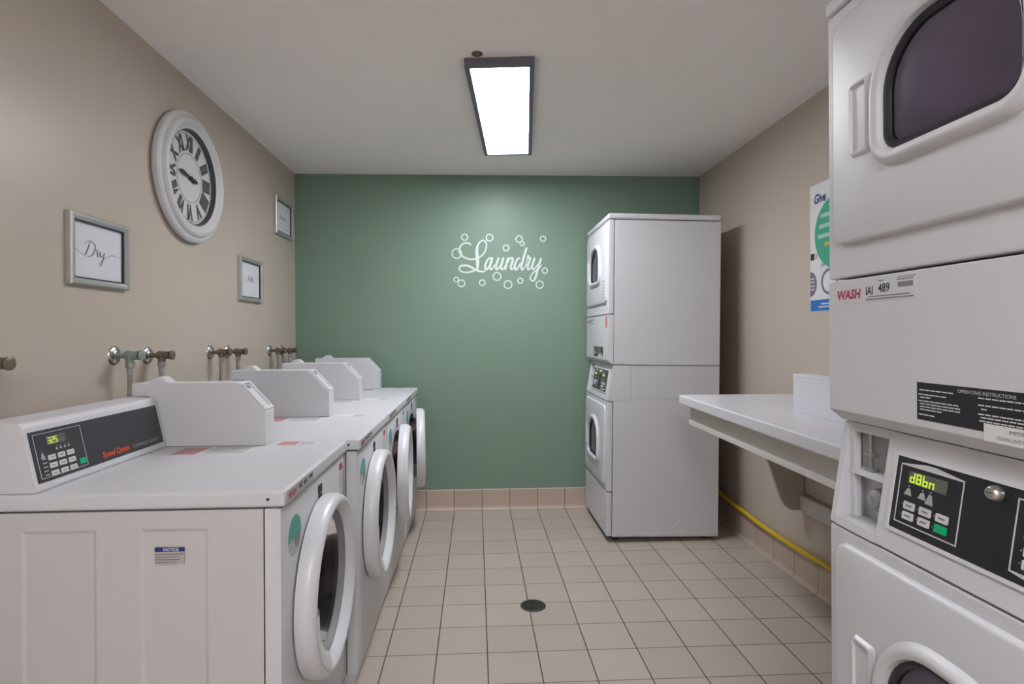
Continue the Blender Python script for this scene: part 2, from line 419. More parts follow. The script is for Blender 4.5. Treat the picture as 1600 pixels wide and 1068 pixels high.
    obj('subtitle_print', MB().text(P, 'Commercial Laundry', .385, .0345, .0165, w, sx=.95, shear=.2), INKG2, pa)
    # card and coin box at the far end of the lid
    prof = [(-.635, ZT), (-.246, ZT), (-.246, 1.022), (-.338, 1.122), (-.635, 1.122)]
    y0, y1 = .565, .650
    cb = obj('coin_box', MB().prism(prof, 'y', y0, y1, .005).box(-.692, -.62, y0 + .0005, y1 - .0005, 1.0785, 1.1215, .003), WHITE, t)
    PS = Plane((-.246, (y0 + y1) / 2, 1.022), (0, 1, 0), (-.092, 0, .1))
    ln = math.hypot(.092, .1)
    lo = rr(0, ln / 2, y1 - y0 - .010, ln - .010, .006); li = rr(0, ln / 2 + .002, y1 - y0 - .032, ln - .028, .005)
    obj('coin_slot_frame', MB().frame(PS, lo, li, -.001, .006), WHITE2, cb)
    obj('coin_slot', MB().plate(PS, -.018, .010, ln - .032, ln - .018, 0, .003), INKG, cb)
    obj('lid_lock', MB().prism([(-.645, 1.120), (-.64, 1.132), (-.62, 1.142), (-.60, 1.142), (-.575, 1.120)], 'y', y0 + .015, y1 - .02, .003), WHITE2, cb)
    obj('base_gap_shade', MB().box(-.632, -.250, y0 + .002, y1 - .002, ZT - .001, ZT + .0035), SEAM, cb)  # dark strip coloured in for the shade under the coin box
    # stickers
    PF = Plane((.0, 0, 0), (0, 1, 0), (0, 0, 1))
    PT = Plane((.010, 0, 0), (0, 1, 0), (0, 0, 1))
    tg = obj('name_label', MB().plate(PT, .012, .235, .8695, .8985, .0, .0006), GREYST, tp)
    obj('brand_print', MB().text(PT, 'WASH', .020, .8765, .021, .0010, shear=.15, bold=.0008, sx=1.0), INKR, tg)
    for u in (.105, .145):
        b = MB().plate(PT, u, u + .006, .880, .893, .0006, .001).plate(PT, u, u + .022, .884, .888, .0006, .001).plate(PT, u + .015, u + .022, .880, .894, .0006, .001)
        obj('unit_print', b, INKB, tg)
    b = MB().plate(PT, .190, .222, .885, .892, .0006, .001)
    obj('number_print', b, INKB, tg)
    b = MB()
    for q in (.8725, .8755): b.plate(PT, .1, .225, q, q + .0011, .0006, .001)
    b.plate(PT, .188, .224, .894, .8955, .0006, .001)
    obj('small_print', b, INKG2, tg)
    rs = obj('round_sticker', MB().disc(PF, .098, .762, .052, .0, .0006, 40), GREYST, t)
    hd = [(.098 + .052 * math.cos(a), .762 + .052 * math.sin(a)) for a in [PI * (-.05 + 1.1 * i / 24) for i in range(25)]]
    obj('teal_print', MB().poly(PF, hd, .0005, .001), TEAL, rs)
    obj('picture_print', MB().disc(PF, .118, .745, .020, .0009, .0013, 24), INKG, rs)
    obj('badge', MB().plate(PF, .315, .350, .806, .830, 0, .003, .002).plate(PF, .322, .348, .786, .802, 0, .003, .002), INKB, t)
    st = obj('instruction_sticker', MB().plate(PF, .555, .625, .735, .845, 0, .0008), STICK, t)
    obj('red_print', MB().plate(PF, .568, .612, .812, .836, .0007, .0012), INKR, st)
    b = MB()
    for q in range(5): b.plate(PF, .565, .605 - .006 * (q % 2), .796 - q * .011, .801 - q * .011, .0007, .0012)
    obj('text_print', b, INKG2, st)
    PTT = Plane((0, 0, ZT), (0, 1, 0), (-1, 0, 0))
    global LIDRED
    s1 = obj('lid_sticker', MB().plate(PTT, .425, .558, .262, .51, 0, .0005), STICK, tp)
    obj('red_print', MB().plate(PTT, .435, .545, .42, .50, .0004, .0009), PINK, s1)
    b = MB()
    for q in range(5): b.plate(PTT, .445 + q * .021, .455 + q * .021, .275, .40, .0004, .0009)
    obj('text_print', b, INKG2, s1)
    s2 = obj('front_lid_sticker', MB().plate(PTT, .565, .635, .085, .215, 0, .0005), STICK, tp)
    LIDRED = obj('red_print', MB().plate(PTT, .568, .632, .148, .212, .0004, .0009), PINK, s2).name
    b = MB()
    for q in range(3): b.plate(PTT, .572 + q * .02, .582 + q * .02, .09, .142, .0004, .0009)
    obj('text_print', b, INKG2, s2)
    return t, d
w1, d1 = make_washer()
w1.location = (-.475, 1.38, 0)
w1['label'] = 'nearest white front load washer, its charcoal control panel and blue notice sticker showing'
spots = [(-.432, 2.045, 0, 'second white washer from the viewer, its round door shut and jutting past the nearest washer'),
         (-.430, 2.710, .06, 'third white washer from the viewer, its round door standing slightly ajar'),
         (-.428, 3.375, .108, 'farthest white washer beside the green wall, its door standing open')]
for x, y, a, lab in spots:
    c = copy_tree(w1, None, (LIDRED,)); c.location = (x, y, 0); c['label'] = lab
    for ch in c.children:
        if ch.name.split('.')[0] == 'door': ch.rotation_euler.z = a
# the notice is only on the nearest machine's side
PN = Plane((-.475, 1.38, 0), (1, 0, 0), (0, 0, 1))
PN = Plane((0, 0, 0), (1, 0, 0), (0, 0, 1))
ns = obj('notice_sticker', MB().plate(PN, -.300, -.230, .732, .773, -.0002, .0008), GREYST, w1); ns.location = (0, .0035, 0)
for ch in [ns]: ch.location = (0, .0, 0)
bb = obj('blue_band', MB().plate(PN, -.300, -.230, .762, .773, .0006, .0012), NAVY, ns)
obj('notice_print', MB().text(PN, 'NOTICE', -.280, .7642, .0100, .0016, sx=1.0, bold=.0003), INKW, bb)
b = MB()
for q, L in enumerate((.066, .055, .058, .05)): b.plate(PN, -.299, -.299 + L, .755 - q * .0065, .7572 - q * .0065, .0006, .0012)
obj('text_print', b, INKG, ns)

# ------------------------------------------------------------------ stacked dryers
SW, SD = .655, .70
def make_stack():
    t = thing('stacked_dryer', '', 'dryer', group='stacked washer and dryer towers')
    cyl = SW / 2
    PX = Plane((0, SW, 0), (0, -1, 0), (0, 0, 1))            # u grows towards the viewer's end
    cab = obj('cabinet', MB().prism([(.037, .03), (SD, .03), (SD, 1.977), (.037, 1.977), (.037, 1.09), (.145, 1.09), (.145, .862), (.037, .862)], 'y', 0, SW, .003), WHITE, t)
    # seams and screws on the viewer's side
    PSd = Plane((0, 0, 0), (1, 0, 0), (0, 0, 1))
    b = MB().plate(PSd, .04, SD - .002, 1.0835, 1.0865, .0, .0012).plate(PSd, .145, SD - .002, .878, .8795, .0, .0006)
    obj('side_seam', b, INKG, cab)
    for z in (1.089, .037): obj('side_rail', MB().plate(PSd, .045, SD - .01, z, z + .019, 0, .003, .001), WHITE, cab)
    for z in (1.098, .046):
        for x in (.085, .37, SD - .05): obj('screw', MB().disc(PSd, x, z, .005, .002, .0045, 12), CHROME, cab)
    kn = [(.49 + .055 * math.cos(a), .085 + .055 * math.sin(a), .0028) for a in [PI * (.08 + .84 * i / 16) for i in range(17)]]
    obj('knockout', MB().stroke(PSd, kn, 0, .002, False), WHITE, cab)
    for x in (.07, SD - .07):
        for y in (.07, SW - .07): obj('foot', MB().cyl((x, y, 0), (x, y, .032), .024), BLACK, t)
    obj('top_cap', MB().box(-.004, SD + .002, -.004, SW + .004, 1.982, 2.017, .010, 3), WHITE, t)
    obj('upper_front', MB().box(0, .034, 0, SW, 1.398, 1.979, .006, 2), WHITE, t)
    obj('service_panel', MB().prism([(0, 1.112), (.030, 1.088), (.035, 1.088), (.035, 1.393), (0, 1.393)], 'y', 0, SW, .005), WHITE, t)
    obj('lower_front', MB().box(0, .034, 0, SW, .308, .858, .006, 2), WHITE, t)
    obj('access_panel', MB().box(0, .034, 0, SW, .035, .303, .006, 2), WHITE, t)
    # doors, each with its oval window
    def door(z0, z1, wz0, wz1, hz0, hz1):
        uc, zc = SW / 2, (z0 + z1) / 2
        def L(w, ins): return [PX.p(*q, w) for q in rr(uc, zc, .595 - 2 * ins, z1 - z0 - 2 * ins, .035)]
        wc = (wz0 + wz1) / 2; wh = wz1 - wz0
        def W(w, g): return [PX.p(*q, w) for q in rr(uc, wc, .27 + 2 * g, wh + 2 * g, (.035 + g * .8, .115 + g, .115 + g, .035 + g * .8), 10)]
        def L10(w, ins): return [PX.p(*q, w) for q in rr(uc, zc, .595 - 2 * ins, z1 - z0 - 2 * ins, .035, 10)]
        d = obj('dryer_door', MB().skin([L10(.0, 0), L10(.007, .001), L10(.011, .004), L10(.0125, .009), W(.0125, .036), W(.022, .031), W(.028, .024), W(.0285, .016), W(.024, .008), W(.006, .003), W(.0, .003)]), WHITE, t, ang=40)
        obj('window_seal', MB().skin([W(.014, .004), W(.015, -.002), W(.010, -.008), W(.002, -.009)]), BLACK, d)
        obj('window_glass', MB().skin([W(.006, -.006), W(.007, -.02), W(.007, -.08)], False, True), GLASSD, d)
        obj('drum_view', MB().skin([W(.004, -.004), W(.0018, -.01), W(.0012, -.05)], False, True), DRUMD, d)
        lo = rr(.128, (hz0 + hz1) / 2, .062, hz1 - hz0 + .014, .008, 6); li = rr(.122, (hz0 + hz1) / 2, .042, hz1 - hz0 - .012, .004, 6); lm = rr(.126, (hz0 + hz1) / 2, .052, hz1 - hz0 + .004, .007, 6)
        lp = rr(.122, (hz0 + hz1) / 2, .046, hz1 - hz0 - .004, .005, 6)
        obj('door_handle', MB().skin([[PX.p(*q, w) for q in l] for l, w in ((lo, .012), (lm, .0185), (lp, .0195), (li, .0130))], False, True), WHITE2, d)
        return d
    ud = door(1.466, 1.950, 1.626, 1.832, 1.645, 1.785)
    ld = door(.335, .832, .474, .702, .512, .655)
    # control section: a sloping fascia with an open coin compartment at the far end
    def fz(z): return .035 * (z - .865) / .22
    def slab(y0, y1, z0, z1, xb=.145):
        return [(fz(z0), z0), (fz(z1), z1), (xb, z1), (xb, z0)]
    hb = MB()
    hb.prism(slab(0, 0, .862, 1.086), 'y', 0, SW - .138, .003)
    hb.prism(slab(0, 0, .862, 1.086), 'y', SW - .020, SW, .003)
    hb.prism(slab(0, 0, .862, .880), 'y', SW - .139, SW - .019)
    hb.prism(slab(0, 0, 1.068, 1.086), 'y', SW - .139, SW - .019)
    hs = obj('control_housing', hb, WHITE, t)
    obj('compartment_shelf', MB().prism([(fz(.98) + .012, .976), (fz(.99) + .012, .988), (.14, .988), (.14, .976)], 'y', SW - .137, SW - .021), WHITE2, hs)
    obj('compartment_post', MB().box(.034, .05, SW - .034, SW - .0195, .880, 1.068, .002), WHITE2, hs)
    obj('compartment_lining', MB().box(.066, .070, SW - .139, SW - .019, .880, .976), WHITE2, hs)
    obj('compartment_back', MB().box(.052, .056, SW - .139, SW - .019, .988, 1.069), GREYMET, hs)
    lk = obj('coin_lock', MB().lathe([(.0005, .040), (.006, .040), (.007, .036), (.016, .036), (.018, .040), (.022, .042), (.024, .048), (.024, .070)], (0, SW - .085, .930), 'x', 28), GREYMET, hs)
    obj('coin_latch', MB().box(.040, .046, SW - .078, SW - .071, 1.028, 1.068, .001).box(.036, .05, SW - .086, SW - .063, 1.020, 1.028, .002).box(.040, .046, SW - .078, SW - .071, .996, 1.02, .001).box(.034, .051, SW - .088, SW - .061, .9885, .997, .002), CHROME, hs)
    P = Plane((0, SW, .865), (0, -1, 0), (.035, 0, .22))
    V = lambda z: (z - .865) * 1.0126
    fr = obj('panel_surround', MB().frame(P, rr(.3765, V(.976), .424, V(1.050) - V(.9015), .006), rr(.3765, V(.976), .410, V(1.0435) - V(.908), .002), -.001, .004), WHITE2, hs)
    pa = obj('control_panel', MB().plate(P, .171, .582, V(.9075), V(1.044), -.001, .0016), DRYPAN, hs)
    w = .0022
    def group(u0, flip):
        u1 = u0 + .138; um = (u0 + u1) / 2; z0, z1 = V(.922), V(1.031); s = .0022
        if not flip: lo = [(u0, z0), (u1, z0), (u1, z1), (um + .01, z1 + .008), (um - .01, z1 + .008), (u0, z1)]; li = [(u0 + s, z0 + s), (u1 - s, z0 + s), (u1 - s, z1 - s), (um, z1 - s), (um - .001, z1 - s), (u0 + s, z1 - s)]
        else: lo = [(u0, z0), (um - .01, z0 - .009), (um + .01, z0 - .009), (u1, z0), (u1, z1), (u0, z1)]; li = [(u0 + s, z0 + s), (um - .001, z0 + s), (um, z0 + s), (u1 - s, z0 + s), (u1 - s, z1 - s), (u0 + s, z1 - s)]
        obj('panel_border', MB().frame(P, lo, li, .001, w), SILVER, pa)
        obj('display', MB().plate(P, u0 + .021, u0 + .106, V(.9985), V(1.0215), .001, w), LCDB, pa)
        b = MB()
        for i, on in enumerate(('bcdeg', 'abcdefg', 'fedcg', 'egc')): seg7(b, P, u0 + .025 + i * .0145, V(1.0005), .019, on, w, .60, .15)
        obj('display_digits', b, LCDG, pa)
        b = MB()
        for uu, zz, hh in ((.022, .976, .013), (.054, .977, .012), (.071, .972, .018)):
            b.disc(P, u0 + uu + .003, V(zz + hh + .004), .0015, .001, w, 8)
            b.poly(P, [(u0 + uu - .007, V(zz)), (u0 + uu + .011, V(zz)), (u0 + uu + .006, V(zz + hh)), (u0 + uu, V(zz + hh))], .001, w)
        for r in range(2):
            for cc in range(3): b.disc(P, u0 + .0145 + cc * .0365, V(.9575 - r * .0185), .0011, .001, w, 8)
        obj('panel_marks', b, INKG2, pa)
        for r in range(2):
            for cc in range(3):
                g = (r == 1 and cc == 2)
                q = MB().plate(P, u0 + .019 + cc * .0365, u0 + .0445 + cc * .0365, V(.9505 - r * .0185), V(.9645 - r * .0185), .001, .0034, .002)
                kk = obj('start_key' if g else 'key', q, GREENK if g else KEYW, pa)
                if g: kk['label'] = 'green start key'
                else: obj('key_print', MB().plate(P, u0 + .025 + cc * .0365, u0 + .0385 + cc * .0365, V(.9562 - r * .0185), V(.9592 - r * .0185), .0032, .0038), INKG, kk)
    group(.182, False); group(.412, True)
    obj('red_lamp', MB().disc(P, .431, V(1.031), .004, .001, .004, 16), INKR, pa)
    lk = obj('key_lock', MB().lathe([(.0005, .014), (.0075, .014), (.0085, .0135), (.0115, .009), (.013, .0)], (0, 0, 0), 'z', 28), CHROME, pa)
    lk.matrix_local = Matrix((P.u, P.v, P.n)).transposed().to_4x4(); lk.location = P.p(.377, V(1.027), .001)
    obj('keyhole', MB().plate(Plane((0, 0, .0141), (1, 0, 0), (0, 1, 0)), -.004, .004, -.001, .001, 0, .0004), INKB, lk)
    # labels on the service panel
    nl = obj('name_label', MB().plate(PX, .024, .252, 1.343, 1.389, 0, .0005), WHITE, t)
    obj('brand_print', MB().text(PX, 'WASH', .030, 1.3525, .026, .0009, sx=.98, shear=.15, bold=.0009), INKR, nl)
    obj('unit_print', MB().text(PX, 'IAI', .119, 1.3565, .024, .0009, bold=.0003, sx=.8), INKB, nl)
    obj('number_print', MB().text(PX, '489', .155, 1.3595, .024, .0009, sx=.85, bold=.0003), INKB, nl)
    b = MB().plate(PX, .206, .242, 1.366, 1.375, .0004, .0009).plate(PX, .203, .243, 1.379, 1.381, .0004, .0009).plate(PX, .205, .25, 1.3835, 1.385, .0004, .0009)
    b.plate(PX, .127, .235, 1.3515, 1.3535, .0004, .0009).plate(PX, .120, .243, 1.346, 1.3485, .0004, .0009).plate(PX, .154, .17, 1.381, 1.383, .0004, .0009)
    obj('small_print', b, INKG, nl)
    il = obj('instruction_label', MB().plate(PX, .250, .520, 1.126, 1.192, 0, .0008), DRYPAN, t)
    il['label'] = 'black operating instructions label'
    b = MB().text(PX, 'OPERATING INSTRUCTIONS', .385, 1.1815, .0082, .0012, align='CENTER', sx=.95)
    for u, z, l in ((.256, 1.178, .075), (.254, 1.170, .068), (.257, 1.165, .034), (.254, 1.1585, .085), (.257, 1.1535, .088), (.257, 1.1485, .085), (.257, 1.1435, .05), (.254, 1.1345, .045), (.372, 1.176, .11), (.372, 1.165, .10), (.377, 1.159, .02), (.372, 1.151, .12), (.376, 1.146, .13), (.374, 1.1405, .12)):
        for k in range(int(l / .012)):
            b.plate(PX, u + k * .012, u + k * .012 + .0100, z, z + .0019, .0006, .0012)
    obj('text_print', b, INKW, il)
    ws = obj('lint_sticker', MB().plate(PX, .382, .512, 1.112, 1.139, .0006, .0014), STICK, il)
    b = MB().text(PX, 'IMPORTANT', .447, 1.1285, .0085, .0018, align='CENTER').text(PX, 'CLEAN LINT FILTER BEFORE', .447, 1.1175, .0075, .0018, align='CENTER', sx=.95)
    obj('text_print', b, INKG, ws)
    return t
s1 = make_stack(); s1.location = (.79, .56, 0)
s1['label'] = 'near stacked dryer tower cut off by the right edge, with lit yellow display'
s2 = copy_tree(s1); s2.location = (.790, 3.387, .006); s2.rotation_euler.y = math.radians(.9)
s2['label'] = 'far stacked dryer tower in the right corner against the green wall'
PX = Plane((0, SW, 0), (0, -1, 0), (0, 0, 1))
b = MB()
o = obj('warning_sticker', MB().plate(PX, .585, .635, 1.315, 1.385, 0, .0008), mat('salmon_sticker', (.5, .2, .15), .5), s2); o['label'] = 'salmon red sticker at the panel edge'
b = MB()
for q in range(6): b.plate(PX, .545, .60 - .01 * (q % 2), 1.60 - q * .02, 1.61 - q * .02, .0125, .0132)
obj('care_print', b, INKG2, s2)

# ------------------------------------------------------------------ folding table on the right wall
t = thing('folding_table', 'white laminate folding table fixed along the right wall between the two dryer towers', 'table', (0, 0, 0))
top = [(1.040, 2.822), (XR - .001, 2.822), (XR - .001, 1.235), (1.000, 1.235)]
obj('tabletop', MB().prism(top, 'z', .920, .967, .008, 3), LAM, t)
def xe(y, off): return 1.040 - (2.822 - y) * .0252 + off
obj('apron', MB().prism([(xe(2.80, .052), 2.800), (xe(2.80, .074), 2.800), (xe(1.24, .074), 1.24), (xe(1.24, .052), 1.24)], 'z', .836, .921), PAINTW, t)
obj('apron_rail', MB().prism([(xe(2.80, .044), 2.800), (xe(2.80, .080), 2.800), (xe(1.24, .080), 1.24), (xe(1.24, .044), 1.24)], 'z', .818, .842, .003), PAINTW, t)
bp = [(XR - .002, .374), (1.60, .378), (1.570, .402), (1.545, .452), (1.522, .52), (1.498, .59), (1.470, .66), (1.425, .735), (1.36, .79), (1.27, .825), (1.17, .84), (1.14, .842), (1.14, .920), (XR - .002, .920)]
obj('bracket', MB().prism(bp, 'y', 2.775, 2.803, .003), WALLB, t)
obj('bracket', MB().prism(bp, 'y', 1.40, 1.428, .003), WALLB, t)
obj('wall_cleat', MB().box(XR - .030, XR - .001, 1.30, 2.774, .376, .456, .003), PAINTW, t)
# white carton on the table
t = thing('carton', 'slim white carton standing on the folding table beside the near dryer tower', 'box', (1.295, 2.0, .967))
obj('carton_body', MB().box(-.026, .026, -.18, .18, 0, .150, .002), CARD, t)
obj('lid_flap', MB().box(-.027, .027, -.181, .181, .138, .1515, .0015), CARD, t)
# yellow hose on the cove tiles
hp = [(1.600, 3.76, .26), (1.636, 3.68, .205), (1.646, 3.56, .186), (1.648, 3.39, .179), (1.650, 3.19, .1665), (1.652, 2.99, .164), (1.652, 2.80, .166), (1.650, 2.68, .172), (1.650, 2.54, .178), (1.650, 2.2, .172), (1.650, 1.8, .166), (1.650, 1.40, .165)]
t = thing('gas_hose', 'yellow hose lying along the tiled baseboard under the folding table', 'hose', (0, 0, 0))
obj('hose_jacket', MB().tube(hp, .0135), YEL, t)
obj('hose_fitting', MB().cyl((1.602, 3.757, .257), (1.580, 3.80, .295), .017, 12), CHROME, t)

# ------------------------------------------------------------------ water valves and hoses on the left wall
def valve(label, y, z, body, seed):
    r = random.Random(seed)
    t = thing('water_valve', label, 'water valve', (XL, y, z), 'water valves above the washers')
    obj('escutcheon', MB().lathe([(.0005, .012), (.014, .012), (.018, .009), (.028, .008), (.034, .003), (.035, 0)], (0, 0, 0), 'x', 28), CHROME, t)
    obj('stub_pipe', MB().cyl((.004, 0, 0), (.045, 0, 0), .0095, 14), body, t)
    b = MB().cyl((.040, 0, 0), (.088, 0, 0), .0155, 8).cyl((.056, 0, 0), (.056, 0, -.030), .0135, 14).cyl((.044, 0, 0), (.052, 0, 0), .018, 8)
    obj('valve_body', b, body, t)
    obj('valve_handle', MB().cyl((.088, 0, 0), (.094, 0, 0), .007, 10).lathe([(.0005, .103), (.012, .103), (.019, .100), (.019, .094), (.0005, .093)], (0, 0, 0), 'x', 10), body, t)
    obj('hose_nut', MB().cyl((.056, 0, -.026), (.056, 0, -.044), .0155, 6), CHROME, t)
    dx = r.uniform(-.006, .006); e = -.017
    obj('supply_hose', MB().tube([(.056, 0, -.04), (.056, dx * .3, -.07), (.052, dx, -.14), (.042, dx * 1.5, -.22), (.030, dx * 2, -.30), (.026, dx * 2, -.42), (.026, dx * 2, -.58)], .0092, 10), HOSEG, t)
    obj('hose_ferrule', MB().cyl((.056, 0, -.046), (.055, dx * .3, -.068), .0112, 12), GREYMET, t)
    return t
valve('tarnished brass valve cut off by the left edge of the photo', 1.50, 1.213, BRASS, 1)
valve('green corroded valve above the nearest washer, left one of its pair', 2.072, 1.213, VERDI, 2)
valve('tarnished brass valve just right of the green corroded one', 2.276, 1.206, BRASS, 3)
valve('tarnished brass valve above the second coin box, nearer one of the middle pair', 2.799, 1.202, BRASS, 4)
valve('tarnished brass valve above the second coin box, farther one of the middle pair', 2.989, 1.199, BRASS, 5)
valve('tarnished brass valve, nearer one of the pair by the green wall', 3.588, 1.188, BRASS, 6)
valve('tarnished brass valve nearest to the green wall corner', 3.805, 1.183, BRASS, 7)

# ------------------------------------------------------------------ framed words on the left wall
def picture(label, yc, zc, w, h, word):
    t = thing('picture_frame', label, 'picture', (XL, yc, zc), 'framed words on the left wall')
    P = Plane((0, 0, 0), (0, 1, 0), (0, 0, 1)); lw = .022
    R = lambda g: [(-w / 2 + g, -h / 2 + g), (w / 2 - g, -h / 2 + g), (w / 2 - g, h / 2 - g), (-w / 2 + g, h / 2 - g)]
    loops = [[P.p(*q, ww) for q in R(g)] for g, ww in ((0, .001), (0, .016), (.004, .021), (.012, .021), (.018, .016), (lw, .014), (lw, .006))]
    obj('frame_moulding', MB().skin(loops), FRAME, t)
    obj('gap_shadow_strip', MB().frame(P, R(lw - .001), R(lw + .005), .004, .012), BLACK, t)  # black strip painted in for the shadow gap inside the moulding
    pp = obj('paper', MB().plate(P, -w / 2 + .012, w / 2 - .012, -h / 2 + .012, h / 2 - .012, .001, .005), PAPER, t)
    b = MB()
    if word == 'Dry':
        def st(pts, k=1): b.stroke(P, [(a - 1.975, c - 1.565, d * k) for a, c, d in pts], .0049, .0055)
        st([(1.932, 1.598, .003), (1.922, 1.575, .005), (1.908, 1.549, .005)])                 # D stem
        st([(1.905, 1.585, .0015), (1.93, 1.600, .002), (1.957, 1.588, .0045), (1.953, 1.568, .005), (1.938, 1.551, .003), (1.915, 1.546, .0015)])
        st([(1.966, 1.577, .004), (1.968, 1.568, .0055), (1.968, 1.555, .0055), (1.974, 1.553, .0015), (1.98, 1.570, .0015)])   # r
        st([(1.984, 1.569, .004), (1.982, 1.557, .005), (1.988, 1.553, .003), (1.998, 1.563, .002)])
        st([(2.004, 1.569, .004), (1.999, 1.552, .005), (1.992, 1.535, .005), (1.983, 1.522, .003), (1.975, 1.527, .0015), (1.992, 1.542, .0014), (2.012, 1.552, .0013), (2.045, 1.567, .0012), (2.06, 1.566, .001)])
        st([(1.846, 1.563, .0012), (1.868, 1.561, .0012), (1.89, 1.552, .0012), (1.905, 1.547, .0013)])
        st([(2.04, 1.5675, .0012), (2.07, 1.563, .0012), (2.098, 1.566, .0012)])
    elif word == 'Fold':
        b.text(P, word, 0, -.008, .05, .0056, align='CENTER', shear=.35, sx=.8); b.stroke(P, [(-.10, -.004, .001), (-.07, -.002, .0012), (-.045, -.01, .0012)], .0049, .0056).stroke(P, [(.045, -.008, .0012), (.075, 0, .0012), (.1, -.002, .001)], .0049, .0056)
    else:
        b.stroke(P, [(-.11, -.006, .001), (-.085, -.004, .0012), (-.06, -.012, .0015), (-.048, .020, .003), (-.04, -.010, .004), (-.025, .008, .003), (-.015, -.010, .004), (0, .008, .003), (.012, -.012, .004), (.025, .008, .003), (.035, -.010, .003), (.048, .012, .002), (.055, -.010, .0015), (.085, -.004, .0012)], .0049, .0056)
    obj('lettering', b, mat('script_ink', (.12, .12, .14), .6), pp)
    return t
picture('silver framed print reading Dry below and left of the clock', 1.986, 1.569, .302, .236, 'Dry')
picture('silver framed print below and right of the clock, lower of the two small prints', 3.279, 1.601, .318, .246, 'Fold')
picture('silver framed print high on the left wall beside the green wall corner', 3.838, 2.072, .335, .248, 'Repeat')

# ------------------------------------------------------------------ clock
t = thing('wall_clock', 'large round whitewashed wall clock with Roman numerals on the left wall', 'clock', (XL, 2.585, 1.995))
P = Plane((0, 0, 0), (0, 1, 0), (0, 0, 1))
obj('clock_rim', MB().lathe([(.274, .001), (.285, .006), (.290, .016), (.288, .028), (.280, .036), (.272, .038), (.268, .036), (.262, .047), (.252, .054), (.243, .055), (.236, .051), (.228, .040), (.222, .036), (.217, .038), (.213, .036)], (0, 0, 0), 'x', 96), CLOCKW, t)
obj('inner_bezel', MB().lathe([(.2135, .036), (.2085, .034), (.2065, .014), (.203, .012)], (0, 0, 0), 'x', 96), CHAR, t)
dl = obj('dial', MB().lathe([(.0005, .013), (.206, .013), (.207, .010)], (0, 0, 0), 'x', 72), DIAL, t)
obj('dial_ring', MB().ring(P, 0, 0, .1055, .1085, .0125, .0138, 64).ring(P, 0, 0, .196, .198, .0125, .0138, 72), INKG, dl)
nb = MB()
for i, n in enumerate(('XII', 'I', 'II', 'III', 'IIII', 'V', 'VI', 'VII', 'VIII', 'IX', 'X', 'XI')):
    a = -i * PI / 6; r = .124
    u, v = -r * math.sin(a), r * math.cos(a)
    wdt = {'I': 1.3, 'II': 1.0, 'III': .9, 'IIII': .8, 'V': .62, 'VI': .58, 'VII': .55, 'VIII': .48, 'IX': .6, 'X': .62, 'XI': .58, 'XII': .54}[n]
    nb.text(P, n, u, v, .088, .0140, align='CENTER', sx=wdt, bold=.0062, rot=a)
obj('numerals', nb, CHAR, dl)
def hand(ang, L, tail, w0, w):
    d = (math.sin(ang), math.cos(ang))
    return MB().stroke(P, [(-d[0] * tail, -d[1] * tail, .012), (-d[0] * tail * .6, -d[1] * tail * .6, .020), (0, 0, .010), (d[0] * L * .35, d[1] * L * .35, .012), (d[0] * L * .7, d[1] * L * .7, .018), (d[0] * L, d[1] * L, .004)], w0, w)
obj('hour_hand', hand(math.radians(283), .085, .04, .017, .019), INKB, t)
obj('minute_hand', hand(math.radians(279), .100, .055, .021, .023), INKB, t)
obj('hub', MB().disc(P, 0, 0, .009, .012, .026, 20), INKB, t)

# ------------------------------------------------------------------ poster on the right wall
t = thing('poster', 'white notice poster with a green circle on the right wall behind the near dryer tower', 'poster', (XR, 2.718, 0))
P = Plane((0, 0, 0), (0, -1, 0), (0, 0, 1))
sh = obj('sheet', MB().plate(P, 0, .46, 1.386, 2.008, .0005, .002), STICK, t)
obj('title', MB().text(P, 'Give', .032, 1.915, .062, .0026, sx=.80, shear=.2, bold=.002), NAVY, sh)
gc = obj('green_circle', MB().disc(P, .215, 1.755, .177, .0015, .0024, 64), TEAL, sh)
MATS['gp'] = mat('green_poster_print', (.05, .36, .22), .5); gc.data.materials[0] = MATS['gp']
b = MB()
for i, (u, z) in enumerate(((.085, 1.835), (.075, 1.785), (.065, 1.738))): b.plate(P, u, .345 - u * .2, z, z + .020, .0022, .003)
obj('circle_text', b, mat('pale_green_print', (.35, .55, .48), .5), gc)
obj('yellow_mark', MB().plate(P, .115, .165, 1.695, 1.715, .0022, .003), YELP, gc)
obj('icon', MB().plate(P, .004, .034, 1.640, 1.672, .0015, .0025), INKB, sh)
b = MB().plate(P, .042, .058, 1.645, 1.668, .0015, .0025).plate(P, .085, .115, 1.600, 1.618, .0015, .0025)
obj('small_print', b, INKG2, sh)
half = [(.0005 + .052 * math.cos(a), 1.522 + .062 * math.sin(a)) for a in [-PI / 2 + PI * i / 20 for i in range(21)]]
rb = obj('half_badge', MB().poly(P, half, .0015, .0024), PURP, sh)
b = MB()
for z in (1.548, 1.532, 1.512, 1.496): b.plate(P, .004, .036, z - .004, z + .003, .0022, .003)
obj('badge_print', b, SILVER, rb)
obj('round_badge', MB().ring(P, .150, 1.525, .050, .063, .0015, .0024), PURP, sh)
bb = obj('blue_band', MB().plate(P, 0.002, .458, 1.388, 1.442, .0015, .0024), BLUE, sh)
obj('band_print', MB().plate(P, .085, .4, 1.418, 1.424, .0022, .003).plate(P, .065, .4, 1.404, 1.410, .0022, .003), INKW, bb)

